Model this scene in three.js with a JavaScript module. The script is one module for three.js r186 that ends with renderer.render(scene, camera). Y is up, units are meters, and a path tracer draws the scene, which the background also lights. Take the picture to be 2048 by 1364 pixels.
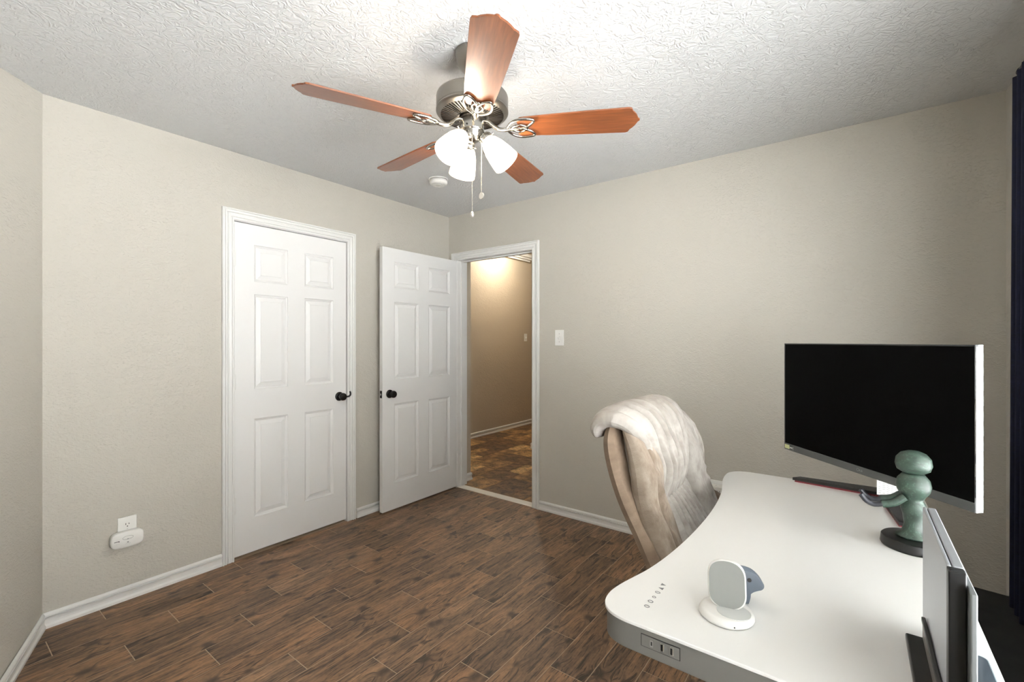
import * as THREE from 'three';
import { RoundedBoxGeometry } from 'three/addons/geometries/RoundedBoxGeometry.js';
import { mergeGeometries, mergeVertices, toCreasedNormals } from 'three/addons/utils/BufferGeometryUtils.js';

// ------------------------------------------------------------------ camera, sky, exposure
const scene = new THREE.Scene();
const camera = new THREE.PerspectiveCamera(2 * Math.atan(682 / 910) * 180 / Math.PI, 2048 / 1364, 0.05, 60);
const YAW = 37 * Math.PI / 180;
camera.position.set(2.957, 1.3135, 2.968);
camera.lookAt(2.957 - Math.sin(YAW), 1.3135, 2.968 - Math.cos(YAW));
scene.add(camera);
scene.background = new THREE.Color().setRGB(0.97, 0.985, 1.0);      // overcast daylight outside the window
scene.backgroundIntensity = 21;
const LAMP = 0.24;                                                   // each bulb of the ceiling fan
const HALL = 3.4;
const renderer = new THREE.WebGLRenderer({ antialias: true });
renderer.toneMapping = THREE.LinearToneMapping;
renderer.toneMappingExposure = 1.05;
renderer.shadowMap.enabled = true;

// ------------------------------------------------------------------ helpers
const V3 = (x, y, z) => new THREE.Vector3(x, y, z);
let seed = 12345;
const rnd = () => { seed = (seed * 1664525 + 1013904223) >>> 0; return seed / 4294967296; };
const taken = {};
function numbered(n) { const k = taken[n] = (taken[n] ?? -1) + 1; return k ? n + '_' + String(k).padStart(3, '0') : n; }
const shadows = (o) => { o.castShadow = true; o.receiveShadow = true; return o; };
function mesh(name, geo, mat, parent) {
  const m = shadows(new THREE.Mesh(Array.isArray(geo) ? join(geo) : geo, mat));
  m.name = parent === scene ? numbered(name) : name; parent.add(m); return m;
}
function group(name, [x, y, z] = [0, 0, 0], parent = scene) {
  const g = new THREE.Group(); g.name = parent === scene ? numbered(name) : name; g.position.set(x, y, z); parent.add(g); return g;
}
function tag(o, label, category, grp) { o.userData.label = label; o.userData.category = category; if (grp) o.userData.group = grp; return o; }
function struct(o, label) { o.userData.kind = 'structure'; if (label) o.userData.label = label; return o; }
function clean(g) {
  let q = g.index ? g.toNonIndexed() : g.clone();
  for (const k of Object.keys(q.attributes)) if (!['position', 'normal', 'uv'].includes(k)) q.deleteAttribute(k);
  if (!q.attributes.normal) q.computeVertexNormals();
  if (!q.attributes.uv) q.setAttribute('uv', new THREE.BufferAttribute(new Float32Array(q.attributes.position.count * 2), 2));
  q.clearGroups(); return q;
}
const join = (list) => mergeGeometries(list.map(clean));
// uv in metres from the face's main direction
function metric(g, along = null) {
  const q = clean(g), p = q.attributes.position, n = q.attributes.normal, uv = q.attributes.uv;
  for (let i = 0; i < p.count; i++) {
    const ax = Math.abs(n.getX(i)), ay = Math.abs(n.getY(i)), az = Math.abs(n.getZ(i));
    let u, v;
    if (ay >= ax && ay >= az) { u = p.getX(i); v = p.getZ(i); } else if (ax >= az) { u = p.getZ(i); v = p.getY(i); } else { u = p.getX(i); v = p.getY(i); }
    uv.setXY(i, u, v);
  }
  return q;
}
// box between two corners
function bx(x0, x1, y0, y1, z0, z1) { return new THREE.BoxGeometry(x1 - x0, y1 - y0, z1 - z0).translate((x0 + x1) / 2, (y0 + y1) / 2, (z0 + z1) / 2); }
function rb(x0, x1, y0, y1, z0, z1, r = 0.003, s = 2) { return new RoundedBoxGeometry(x1 - x0, y1 - y0, z1 - z0, s, r).translate((x0 + x1) / 2, (y0 + y1) / 2, (z0 + z1) / 2); }
const lathe = (pts, seg = 48) => new THREE.LatheGeometry(pts.map(([r, y]) => new THREE.Vector2(r, y)), seg);
const cyl = (r0, r1, h, seg = 24) => new THREE.CylinderGeometry(r0, r1, h, seg);
function tube(pts, r, seg = 40, rad = 8, closed = false) { return new THREE.TubeGeometry(new THREE.CatmullRomCurve3(pts, closed, 'centripetal'), seg, r, rad, closed); }
function flatShape(pts) { const s = new THREE.Shape(); pts.forEach(([a, b], i) => (i ? s.lineTo(a, b) : s.moveTo(a, b))); return s; }
function prism(pts, depth, bevel = 0, seg = 1) {
  return new THREE.ExtrudeGeometry(Array.isArray(pts) ? flatShape(pts) : pts, { depth: depth - 2 * bevel, bevelEnabled: bevel > 0, bevelSize: bevel, bevelThickness: bevel, bevelOffset: -bevel, bevelSegments: seg, steps: 1, curveSegments: 16 }).translate(0, 0, bevel);
}
// sweep a profile [[side, out], ...] along a polyline; side lies in the plane of the path (to its left seen against `out`)
function sweep(profile, path, out) {
  const P = path.map((p) => V3(...p)), n = P.length, O = V3(...out).normalize(), rings = [];
  for (let i = 0; i < n; i++) {
    const a = i ? P[i].clone().sub(P[i - 1]).normalize() : null, b = i < n - 1 ? P[i + 1].clone().sub(P[i]).normalize() : null;
    const sa = a && O.clone().cross(a), sb = b && O.clone().cross(b);
    let s = sa && sb ? sa.clone().add(sb).normalize() : (sa || sb).clone();
    if (sa && sb) s.multiplyScalar(1 / s.dot(sa));
    rings.push(profile.map(([q, o]) => P[i].clone().addScaledVector(s, q).addScaledVector(O, o)));
  }
  const pos = [], tri = (a, b, c) => pos.push(...a.toArray(), ...b.toArray(), ...c.toArray()), m = profile.length;
  for (let i = 0; i < n - 1; i++) for (let k = 0; k < m; k++) {
    const k2 = (k + 1) % m, A = rings[i][k], B = rings[i][k2], C = rings[i + 1][k2], D = rings[i + 1][k];
    tri(A, C, B); tri(A, D, C);
  }
  for (const [r, flip] of [[rings[0], false], [rings[n - 1], true]]) {
    const f = THREE.ShapeUtils.triangulateShape(profile.map(([a, b]) => new THREE.Vector2(a, b)), []);
    for (const [a, b, c] of f) flip ? tri(r[a], r[c], r[b]) : tri(r[a], r[b], r[c]);
  }
  const g = new THREE.BufferGeometry(); g.setAttribute('position', new THREE.Float32BufferAttribute(pos, 3)); g.computeVertexNormals(); return metric(g);
}
// parametric surface on an (nu+1) x (nv+1) grid
function grid(nu, nv, f, flip = false) {
  const pos = [], uv = [], idx = [];
  for (let j = 0; j <= nv; j++) for (let i = 0; i <= nu; i++) { const p = f(i / nu, j / nv); pos.push(p.x, p.y, p.z); uv.push(i / nu, j / nv); }
  for (let j = 0; j < nv; j++) for (let i = 0; i < nu; i++) { const a = j * (nu + 1) + i, b = a + 1, c = a + nu + 1, d = c + 1; flip ? idx.push(a, c, b, b, c, d) : idx.push(a, b, c, b, d, c); }
  const g = new THREE.BufferGeometry(); g.setAttribute('position', new THREE.Float32BufferAttribute(pos, 3)); g.setAttribute('uv', new THREE.Float32BufferAttribute(uv, 2)); g.setIndex(idx); g.computeVertexNormals(); return g;
}
// ---- tiling value noise
function hash(x, y, s) { let h = (x * 374761393 + y * 668265263 + s * 2147483647) | 0; h = Math.imul(h ^ (h >>> 13), 1274126177); return ((h ^ (h >>> 16)) >>> 0) / 4294967296; }
function vnoise(x, y, px, py, s) {
  const xi = Math.floor(x), yi = Math.floor(y), fx = x - xi, fy = y - yi, u = fx * fx * (3 - 2 * fx), v = fy * fy * (3 - 2 * fy);
  const m = (a, p) => ((a % p) + p) % p, x0 = m(xi, px), x1 = m(xi + 1, px), y0 = m(yi, py), y1 = m(yi + 1, py);
  const a = hash(x0, y0, s), b = hash(x1, y0, s), c = hash(x0, y1, s), d = hash(x1, y1, s);
  return a + (b - a) * u + (c - a) * v + (a - b - c + d) * u * v;
}
function fbm(x, y, px, py, s, o = 4) { let t = 0, a = 0.5, n = 0; for (let i = 0; i < o; i++) { t += a * vnoise(x, y, px, py, s + i * 17); n += a; a *= 0.5; x *= 2; y *= 2; px *= 2; py *= 2; } return t / n; }
function texture(w, h, f, srgb = false) {
  const d = new Uint8Array(w * h * 4), c = [0, 0, 0];
  for (let y = 0; y < h; y++) for (let x = 0; x < w; x++) {
    const r = f(x / w, y / h, c), i = 4 * (y * w + x);
    if (typeof r === 'number') d[i] = d[i + 1] = d[i + 2] = Math.max(0, Math.min(255, r * 255)); else for (let k = 0; k < 3; k++) d[i + k] = Math.max(0, Math.min(255, r[k]));
    d[i + 3] = 255;
  }
  const t = new THREE.DataTexture(d, w, h); t.wrapS = t.wrapT = THREE.RepeatWrapping; t.magFilter = THREE.LinearFilter; t.minFilter = THREE.LinearMipmapLinearFilter; t.generateMipmaps = true;
  if (srgb) t.colorSpace = THREE.SRGBColorSpace; t.needsUpdate = true; return t;
}
const per = (t, rx, ry = rx) => { const c = t.clone(); c.repeat.set(rx, ry); c.needsUpdate = true; return c; };
const std = (color, roughness = 0.6, more = {}) => new THREE.MeshStandardMaterial({ color, roughness, side: THREE.DoubleSide, ...more });
const phys = (color, roughness = 0.6, more = {}) => new THREE.MeshPhysicalMaterial({ color, roughness, side: THREE.DoubleSide, ...more });

// ------------------------------------------------------------------ materials
const peel = texture(1024, 1024, (u, v) => {                          // sprayed and rolled wall texture, 0.8 m a tile
  const a = fbm(u * 70, v * 110, 70, 110, 3, 3), b = fbm(u * 28, v * 28, 28, 28, 9, 3);
  return 0.5 + 0.9 * (Math.max(a, 0.46) - 0.5) + 0.45 * (b - 0.5);
});
const stomp = texture(1024, 1024, (u, v) => {                         // heavier ceiling texture, 0.9 m a tile
  const wx = 3 * (fbm(u * 24, v * 24, 24, 24, 31, 2) - 0.5), wy = 3 * (fbm(u * 24, v * 24, 24, 24, 47, 2) - 0.5);
  const a = fbm(u * 64 + wx, v * 64 + wy, 64, 64, 5, 3);
  const r = 1 - Math.abs(2 * a - 1) * 2.2;
  return 0.35 + 0.5 * Math.max(0, r) + 0.3 * (fbm(u * 16, v * 16, 16, 16, 8, 3) - 0.5);
});
const M = {};
M.wall = std('#c0bcb2', 0.75, { bumpMap: per(peel, 1 / 0.55), bumpScale: 0.0026 });
M.hallWall = std('#c3b6a2', 0.75, { bumpMap: per(peel, 1 / 0.55), bumpScale: 0.0026 });
M.ceiling = std('#dbdcdc', 0.9, { bumpMap: per(stomp, 1 / 0.9), bumpScale: 0.0035 });
M.trim = std('#e9e9e6', 0.38);
M.door = std('#ebebe9', 0.42);
M.plastic = std('#eeeeea', 0.4);
M.plasticDim = std('#dcdcd6', 0.45);
M.slot = std('#1b1a18', 0.6);
M.black = std('#0c0b0b', 0.42);
M.blackMetal = phys('#0d0c0c', 0.38, { metalness: 0.3 });
M.steel = std('#b3aea6', 0.3, { metalness: 1 });
M.steelDark = std('#37332f', 0.45, { metalness: 0.8 });
M.chrome = std('#b3b0aa', 0.18, { metalness: 1 });
M.grout = std('#a8947e', 0.9);

// ------------------------------------------------------------------ structure
const RX = 3.5, RZ = 3.6, CH = 2.44, T = 0.12;
const wallSkin = (g) => metric(g);
function holed(w0, w1, y0, y1, holes) {                                // wall outline with openings, in its own plane
  const s = flatShape([[w0, y0], [w1, y0], [w1, y1], [w0, y1]]);
  for (const [a, b, c, d] of holes) { const p = new THREE.Path(); p.moveTo(a, c); p.lineTo(a, d); p.lineTo(b, d); p.lineTo(b, c); p.closePath(); s.holes.push(p); }
  return new THREE.ExtrudeGeometry(s, { depth: T, bevelEnabled: false });
}
// left wall (x = 0): shape along z, closet opening
{
  const g = holed(-T, 2.6, -0.06, CH, [[1.03, 1.816, -0.02, 2.046]]); g.rotateY(-Math.PI / 2);      // shape x -> z, depth -> -x
  struct(mesh('wall_left', wallSkin(g), M.wall, scene), 'greige textured wall with the closed closet door');
}
{ // back wall (z = 0), bedroom doorway
  const g = holed(0, RX + T, -0.06, CH, [[0.095, 0.94, -0.02, 2.046]]); g.translate(0, 0, -T);
  struct(mesh('wall_back', wallSkin(g), M.wall, scene), 'greige textured wall with the open doorway and light switch');
}
const WZ0 = 1.15, WZ1 = 3.35, WY0 = 0.62, WY1 = 2.12;
{ // right wall (x = 3.5), window opening
  const g = holed(0, RZ + T, -0.06, CH, [[WZ0, WZ1, WY0, WY1]]); g.rotateY(-Math.PI / 2).translate(RX + T, 0, 0);
  struct(mesh('wall_right', wallSkin(g), M.wall, scene), 'greige window wall behind the navy curtain');
}
// wall behind the camera
struct(mesh('wall_front', wallSkin(bx(0.3, RX + T, -0.06, CH, RZ, RZ + T)), M.wall, scene), 'plain greige wall behind the camera');
{ // slanting wall piece past the left corner, not quite true: its foot runs out at another angle than its head
  const foot = [[0, 2.6], [0.66, 2.834], [0.75, RZ + 0.05]], head = [[0, 2.6], [0.5, 3.08], [0.62, RZ + 0.05]];
  const at = (k, t, y, off) => { const s = (y + 0.06) / (CH + 0.06), f = (l) => [l[k][0] + (l[k + 1][0] - l[k][0]) * t, l[k][1] + (l[k + 1][1] - l[k][1]) * t], a = f(foot), b = f(head); return V3(a[0] + (b[0] - a[0]) * s - off * 0.7, y, a[1] + (b[1] - a[1]) * s + off); };
  const parts = [];
  for (const k of [0, 1]) for (const off of [0, T]) parts.push(grid(12, 16, (u, v) => at(k, u, -0.06 + v * (CH + 0.06), off), off === 0));
  struct(mesh('wall_corner', wallSkin(join(parts)), M.wall, scene), 'greige wall piece meeting the left wall at an angle');
}
struct(mesh('ceiling', metric(bx(-T, RX + T, CH, CH + 0.1, -T, RZ + T)), M.ceiling, scene), 'white stomp-textured ceiling');

// ---- floor: wood-look planks 0.6 x 0.1535 laid in a one-third bond, each a piece of its own
const woods = [];
for (let k = 0; k < 6; k++) {
  const s = 100 + k * 37, knots = [0, 1, 2].map((i) => [hash(k, i, 5), hash(k, i, 6), 0.5 + hash(k, i, 7)]);
  woods.push(texture(192, 640, (u, v, c) => {
    let dx = 0; for (const [a, b, q] of knots) { const ex = (u - a) * 3.2, ey = (v - b) * 9; dx += q * 0.16 * Math.exp(-(ex * ex + ey * ey) * 2.2) * Math.sign(u - a + 1e-4); }
    const g1 = fbm((u + dx) * 14, v * 5, 14, 5, s, 4), g2 = fbm((u + dx) * 40, v * 12, 40, 12, s + 50, 3), big = fbm(u * 3, v * 4, 3, 4, s + 90, 3), crack = fbm((u + dx) * 34, v * 9, 34, 9, s + 70, 3), spot = fbm(u * 22, v * 60, 22, 60, s + 20, 2);
    let t = 0.12 + 0.56 * g1 + 0.26 * g2 + 0.55 * (big - 0.5) + 0.22 * (spot - 0.5);
    let dark = crack > 0.62 ? Math.min(1, (crack - 0.62) * 12) : 0;
    for (const [a, b, q] of knots) { const ex = (u - a) * 0.1535, ey = (v - b) * 0.6, r = Math.hypot(ex, ey * 0.7) / (0.010 * q); if (r < 2) dark = Math.max(dark, Math.min(1, (2 - r) * 0.7) * (0.5 + g2)); }
    t = Math.max(0, Math.min(1, (t - 0.5) * 1.25 + 0.46));
    const lo = [76, 60, 47], hi = [170, 132, 98];
    for (let i = 0; i < 3; i++) c[i] = (lo[i] + (hi[i] - lo[i]) * t) * (1 - 0.45 * dark);
    return c;
  }, true));
}
const woodBump = texture(192, 640, (u, v) => 0.3 + 0.7 * fbm(u * 40, v * 12, 40, 12, 77, 3));
const tones = ['#ffffff', '#f4f0ec', '#fbf4ec', '#ece8e4'];
const woodMats = woods.map((m, i) => [0, 1].map((j) => std(tones[(i + 2 * j) % 4], 0.5, { map: m, bumpMap: woodBump, bumpScale: 0.0009 })));
{
  const floor = group('floor'); struct(floor, 'dark brown wood-look plank tile floor');
  mesh('grout_bed', metric(bx(-0.05, RX + 0.05, -0.06, -0.0009, -0.02, RZ + 0.05)), M.grout, floor);
  const PW = 0.1535, PL = 0.6, G = 0.0034, x0 = 0.745 - 5 * PW, off = [0.4, 0.0, 0.2], cache = {};
  const plank = (w, l, flipU, flipV, f0, f1, w0, w1) => {
    const key = [w, l, flipU, flipV, f0, f1, w0, w1].map((q) => +(+q).toFixed(4)).join();
    if (cache[key]) return cache[key];
    const g = clean(prism([[-w / 2, -l / 2], [w / 2, -l / 2], [w / 2, l / 2], [-w / 2, l / 2]], 0.008, 0.0007).rotateX(-Math.PI / 2).translate(0, -0.008, 0));
    const p = g.attributes.position, uv = g.attributes.uv;
    for (let i = 0; i < p.count; i++) { let u = w0 + (w1 - w0) * (p.getX(i) / w + 0.5), v = f0 + (f1 - f0) * (p.getZ(i) / l + 0.5); uv.setXY(i, flipU ? 1 - u : u, flipV ? 1 - v : v); }
    return cache[key] = g;
  };
  for (let c = -1; c < 25; c++) {
    let a = x0 + c * PW, b = a + PW; if (b < 0.02 || a > RX - 0.01) continue;
    const col = ((c - 5) % 3 + 3) % 3, xa = Math.max(a, 0), xb = Math.min(b, RX);
    for (let n = -2; n < 8; n++) {
      const s = off[col] + 0.006 + n * PL, e = s + PL, za = Math.max(s, 0.0), zb = Math.min(e, RZ); if (zb - za < 0.03) continue;
      if (xb < 0.75 && za > 3.3) continue;
      const k = Math.floor(rnd() * 6), j = rnd() < 0.5 ? 0 : 1;
      const m = mesh('plank', plank(xb - xa - G, zb - za - G, rnd() < 0.5 ? 1 : 0, rnd() < 0.5 ? 1 : 0, (za - s) / PL, (zb - s) / PL, (xa - a) / PW, (xb - a) / PW), woodMats[k][j], floor);
      m.position.set((xa + xb) / 2, (rnd() - 0.5) * 0.0004, (za + zb) / 2);
    }
  }
}
// ---- hall beyond the doorway
const HX = -1.17, HC = 2.74;
{
  const hallFloor = group('floor_hall'); struct(hallFloor, 'hall floor of mixed tan and brown stone-look tiles');
  mesh('grout_bed', metric(bx(HX - 0.02, 2.1, -0.06, -0.0014, -4.6, -0.075)), std('#4b3a29', 0.9), hallFloor);
  const stone = [[224, 184, 124], [168, 130, 84], [132, 100, 68], [156, 119, 77], [190, 149, 95], [118, 90, 64]].map((c, k) => std('#ffffff', 0.55, {
    map: texture(128, 128, (u, v, o) => { const n = fbm(u * 6, v * 6, 6, 6, 200 + k, 4), d = fbm(u * 20, v * 20, 20, 20, 300 + k, 3); const q = 0.55 + 0.75 * n - (d > 0.58 ? (d - 0.58) * 1.6 : 0); for (let i = 0; i < 3; i++) o[i] = c[i] * q; return o; }, true),
  }));
  const Q = 0.149, nx = 22, nz = 30, X0 = HX, Z0 = -0.08, used = {}, geos = {};
  const tileGeo = (w, l) => geos[w + ',' + l] ??= (() => { const g = clean(prism([[0, 0], [w * Q - 0.003, 0], [w * Q - 0.003, l * Q - 0.003], [0, l * Q - 0.003]], 0.006, 0.001).rotateX(-Math.PI / 2).translate(0, -0.006, 0)); const p = g.attributes.position; for (let i = 0; i < p.count; i++) g.attributes.uv.setXY(i, p.getX(i) / 0.3, p.getZ(i) / 0.3); return g; })();
  for (let j = 0; j < nz; j++) for (let i = 0; i < nx; i++) {
    if (used[i + ',' + j]) continue;
    let w = 1, l = 1; const r = rnd(), free = (a, b) => !used[(i + a) + ',' + (j + b)] && i + a < nx && j + b < nz;
    if (r < 0.5 && free(1, 0) && free(0, 1) && free(1, 1)) w = l = 2; else if (r < 0.68 && free(1, 0)) w = 2; else if (r < 0.8 && free(0, 1)) l = 2;
    for (let a = 0; a < w; a++) for (let b = 0; b < l; b++) used[(i + a) + ',' + (j + b)] = 1;
    const x = X0 + i * Q, z = Z0 - j * Q; if (x > 1.0 || z < -4.4) continue;
    const m = mesh('tile', tileGeo(w, l), stone[Math.floor(rnd() * 6)], hallFloor); m.position.set(x, (rnd() - 0.5) * 0.0003, z);
  }
  struct(mesh('ceiling_hall', metric(bx(HX - T, 2.1, HC, HC + 0.1, -4.6, -T + 0.02)), M.ceiling, scene), 'white ceiling of the hall');
  struct(mesh('wall_hall_far', metric(bx(HX - T, HX, -0.06, HC, -4.6, 0.2)), M.hallWall, scene), 'warm beige hall wall seen through the doorway');
  struct(mesh('wall_hall_near', metric(bx(HX, 0.045, -0.06, HC, -0.245, -T)), M.hallWall, scene), 'short hall wall return beside the open door');
  struct(mesh('wall_hall_right', metric(bx(-0.2, 2.1, -0.06, HC, -4.6, -1.62)), M.hallWall, scene), 'hall wall corner past the right door jamb');
  struct(mesh('wall_hall_end', metric(bx(2.0, 2.1, -0.06, HC, -1.62, -T)), M.hallWall, scene), 'end wall of the hall');
  struct(mesh('wall_hall_back', metric(bx(HX - T, -0.2, -0.06, HC, -4.7, -4.6)), M.hallWall, scene), 'far end wall of the hall');
  struct(mesh('wall_hall_above', metric(join([bx(-0.2, 2.1, CH, HC + 0.1, -T, -T + 0.06)])), M.hallWall, scene), 'hall wall above the bedroom ceiling height');
}
// closet behind the closed door (keeps daylight out of the gaps)
struct(mesh('wall_closet', metric(join([bx(-0.8, -T, -0.06, CH, 0.9, 0.95), bx(-0.8, -T, -0.06, CH, 1.95, 2.0), bx(-0.85, -0.8, -0.06, CH, 0.9, 2.0), bx(-0.85, -T, -0.08, -0.02, 0.9, 2.0), bx(-0.85, -T, CH, CH + 0.05, 0.9, 2.0)])), M.wall, scene), 'inside of the closet');

// ---- baseboards
const BASE = [[0, 0], [0.0135, 0], [0.0135, 0.012], [0.0115, 0.016], [0.0085, 0.022], [0.0078, 0.032], [0.009, 0.042], [0.0125, 0.0475], [0.0125, 0.0495], [0.005, 0.0505], [0.005, 0.0535], [0.0105, 0.0545], [0.0105, 0.060], [0.007, 0.066], [0.003, 0.07], [0, 0.07]];
function baseboard(name, path, label) { return struct(mesh(name, sweep(BASE, path, [0, 1, 0]), M.trim, scene), label); }
baseboard('baseboard_left', [[0, 0, 0.012], [0, 0, 0.966]], 'white baseboard between the closet and the corner');
baseboard('baseboard_left', [[0, 0, 1.862], [0, 0, 2.6], [0.66, 0, 2.84], [0.75, 0, RZ - 0.02]], 'white baseboard left of the closet, turning the corner');
baseboard('baseboard_back', [[RX, 0, 0], [0.978, 0, 0]], 'white baseboard along the wall behind the chair');
baseboard('baseboard_right', [[RX, 0, RZ], [RX, 0, 0]], 'white baseboard under the window');
baseboard('baseboard_hall', [[HX, 0, -0.25], [HX, 0, -4.6]].reverse(), 'white hall baseboard seen through the doorway');
baseboard('baseboard_hall', [[0.045, 0, -T], [0.045, 0, -0.245], [-0.3, 0, -0.245]].reverse(), 'white baseboard end on the hall wall return');
baseboard('baseboard_hall', [[2.0, 0, -1.62], [-0.2, 0, -1.62], [-0.2, 0, -4.6]], 'white baseboard on the hall wall corner past the right jamb');

// ---- door casings: fluted profile, mitred corners
const CASE = [[0, 0], [0, 0.008], [0.004, 0.0115], [0.010, 0.0115], [0.0125, 0.006], [0.0155, 0.006], [0.018, 0.0115], [0.026, 0.009], [0.034, 0.0115], [0.0365, 0.0065], [0.0395, 0.0065], [0.042, 0.0145], [0.049, 0.0165], [0.0515, 0.0105], [0.0545, 0.0105], [0.057, 0.018], [0.063, 0.018], [0.066, 0.013], [0.066, 0]];
function casing(parent, a0, a1, top, place, outN) {
  const p = (a, y) => place(a, y);
  const prof = CASE.map(([s, o]) => [s, o]);
  const one = (path) => sweep(prof, path, outN);
  const cut = 1;   // each stick is swept alone with a mitred end
  const stick = (geo, n) => mesh(n, geo, M.trim, parent);
  const W = 0.066;
  const mitre = (g, test) => g;
  stick(sweepMitre(prof, p(a0, 0), p(a0, top), outN, 0, 1), 'casing_side');
  stick(sweepMitre(prof, p(a0, top), p(a1, top), outN, 1, 1), 'casing_head');
  stick(sweepMitre(prof, p(a1, top), p(a1, 0), outN, 1, 0), 'casing_side');
}
// straight stick; its ends are cut square (0) or at 45 degrees outwards (1)
function sweepMitre(profile, A, B, out, m0, m1) {
  const a = V3(...A), b = V3(...B), O = V3(...out), d = b.clone().sub(a).normalize(), s = O.clone().cross(d), ring = (p, k) => profile.map(([q, o]) => p.clone().addScaledVector(s, q).addScaledVector(O, o).addScaledVector(d, k * q));
  const r0 = ring(a, -m0), r1 = ring(b, m1), pos = [], tri = (x, y, z) => pos.push(...x.toArray(), ...y.toArray(), ...z.toArray()), m = profile.length;
  for (let k = 0; k < m; k++) { const k2 = (k + 1) % m; tri(r0[k], r1[k2], r0[k2]); tri(r0[k], r1[k], r1[k2]); }
  for (const [x, y, z] of THREE.ShapeUtils.triangulateShape(profile.map(([q, o]) => new THREE.Vector2(q, o)), [])) { tri(r0[x], r0[y], r0[z]); tri(r1[x], r1[z], r1[y]); }
  const g = new THREE.BufferGeometry(); g.setAttribute('position', new THREE.Float32BufferAttribute(pos, 3)); g.computeVertexNormals(); return metric(g);
}
{ // closet casing and jamb (left wall, facing +x)
  const t = struct(group('trim_1'), 'white fluted casing around the closed closet door');
  casing(t, 1.8, 1.044, 2.036, (z, y) => [0, y, z], [1, 0, 0]);
  mesh('jamb', [bx(-T, 0, 0, 2.046, 1.8005, 1.816), bx(-T, 0, 0, 2.046, 1.03, 1.0435), bx(-T, 0, 2.033, 2.046, 1.03, 1.816)], M.trim, t);
}
{ // bedroom doorway casing, jamb and stop (back wall, facing +z)
  const t = struct(group('trim_2'), 'white fluted casing and jamb of the open doorway');
  casing(t, 0.109, 0.923, 2.036, (x, y) => [x, y, 0], [0, 0, 1]);
  mesh('jamb', [rb(0.925, 0.94, 0, 2.046, -T - 0.004, 0.001, 0.002)], M.trim, t);
  mesh('jamb', [rb(0.095, 0.11, 0, 2.046, -T - 0.004, 0.001, 0.002)], M.trim, t);
  mesh('jamb_head', [rb(0.11, 0.925, 2.034, 2.046, -T - 0.004, 0.001, 0.002)], M.trim, t);
  mesh('door_stop', [bx(0.914, 0.925, 0, 2.034, -0.075, -0.04), bx(0.11, 0.121, 0, 2.034, -0.075, -0.04), bx(0.121, 0.914, 2.023, 2.034, -0.075, -0.04)], M.trim, t);
  const sp = mesh('strike_plate', [rb(0.9225, 0.9252, 0.893, 0.952, -0.034, -0.004, 0.001)], M.blackMetal, t); sp.userData.label = 'black strike plate';
}
struct(mesh('trim_3', rb(0.11, 0.925, -0.004, 0.006, -0.075, -0.004, 0.003), std('#f2eee4', 0.35), scene), 'white threshold strip between bedroom and hall floors');
{ // white moulding high on the hall wall
  const t = struct(group('trim_4'), 'white moulding high on the hall wall');
  mesh('moulding', [rb(HX, HX + 0.03, 2.555, 2.585, -2.95, -2.2, 0.004), rb(HX, HX + 0.05, 2.585, 2.615, -2.97, -2.2, 0.004), rb(HX, HX + 0.075, 2.615, 2.66, -2.99, -2.2, 0.004)], M.trim, t);
}

// ---- six-panel doors
function steps(w, h, list) {                                            // nested rectangles [[inset, depth], ...] closed in the middle, in the xy plane facing +z
  const R = list.map(([i, d]) => [V3(i, i, d), V3(w - i, i, d), V3(w - i, h - i, d), V3(i, h - i, d)]), pos = [], tri = (a, b, c) => pos.push(...a.toArray(), ...b.toArray(), ...c.toArray());
  for (let k = 0; k < R.length - 1; k++) for (let e = 0; e < 4; e++) { const f = (e + 1) % 4; tri(R[k][e], R[k][f], R[k + 1][f]); tri(R[k][e], R[k + 1][f], R[k + 1][e]); }
  const L = R[R.length - 1]; tri(L[0], L[1], L[2]); tri(L[0], L[2], L[3]);
  const g = new THREE.BufferGeometry(); g.setAttribute('position', new THREE.Float32BufferAttribute(pos, 3)); g.computeVertexNormals(); return g;
}
const doorGrain = texture(256, 256, (u, v) => fbm(u * 60, v * 6, 60, 6, 61, 3));
M.door.bumpMap = per(doorGrain, 4, 4); M.door.bumpScale = 0.00025;
function panelDoor(name, W, Hh, cols, rows, label) {                    // local: x across, y up, front face z = 0, back z = -0.035
  const d = struct(group(name), label), D = 0.035, out = flatShape([[0, 0], [W, 0], [W, Hh], [0, Hh]]);
  for (const [a, b] of cols) for (const [c, e] of rows) { const p = new THREE.Path(); p.moveTo(a, c); p.lineTo(a, e); p.lineTo(b, e); p.lineTo(b, c); p.closePath(); out.holes.push(p); }
  mesh('slab', metric(new THREE.ExtrudeGeometry(out, { depth: D, bevelEnabled: false }).translate(0, 0, -D)), M.door, d);
  const prof = [[0, 0], [0.003, -0.005], [0.010, -0.008], [0.014, -0.0125], [0.018, -0.0125], [0.040, -0.005], [0.0415, -0.0025], [0.0425, -0.0025]];
  for (const [c, e] of rows) for (const [a, b] of cols) {
    const f = steps(b - a, e - c, prof), k = f.clone().rotateY(Math.PI).translate(b - a, 0, -D);
    const m = mesh('panel', metric(join([f, k])), M.door, d); m.position.set(a, c, 0);
  }
  return d;
}
function knob(parent, x, y, z) {                                        // on a door face, pointing +z of the door
  const k = group('knob', [x, y, z], parent);
  k.userData.label = 'oil-rubbed black door knob';
  mesh('rosette', lathe([[0, 0], [0.032, 0], [0.032, 0.004], [0.029, 0.009], [0.020, 0.011], [0, 0.011]], 36).rotateX(Math.PI / 2), M.blackMetal, k);
  mesh('handle', lathe([[0, 0.01], [0.0115, 0.01], [0.0115, 0.026], [0.019, 0.031], [0.0255, 0.038], [0.0272, 0.047], [0.0255, 0.056], [0.021, 0.0605], [0.010, 0.062], [0, 0.062]], 36).rotateX(Math.PI / 2), M.blackMetal, k);
  return k;
}
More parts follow.
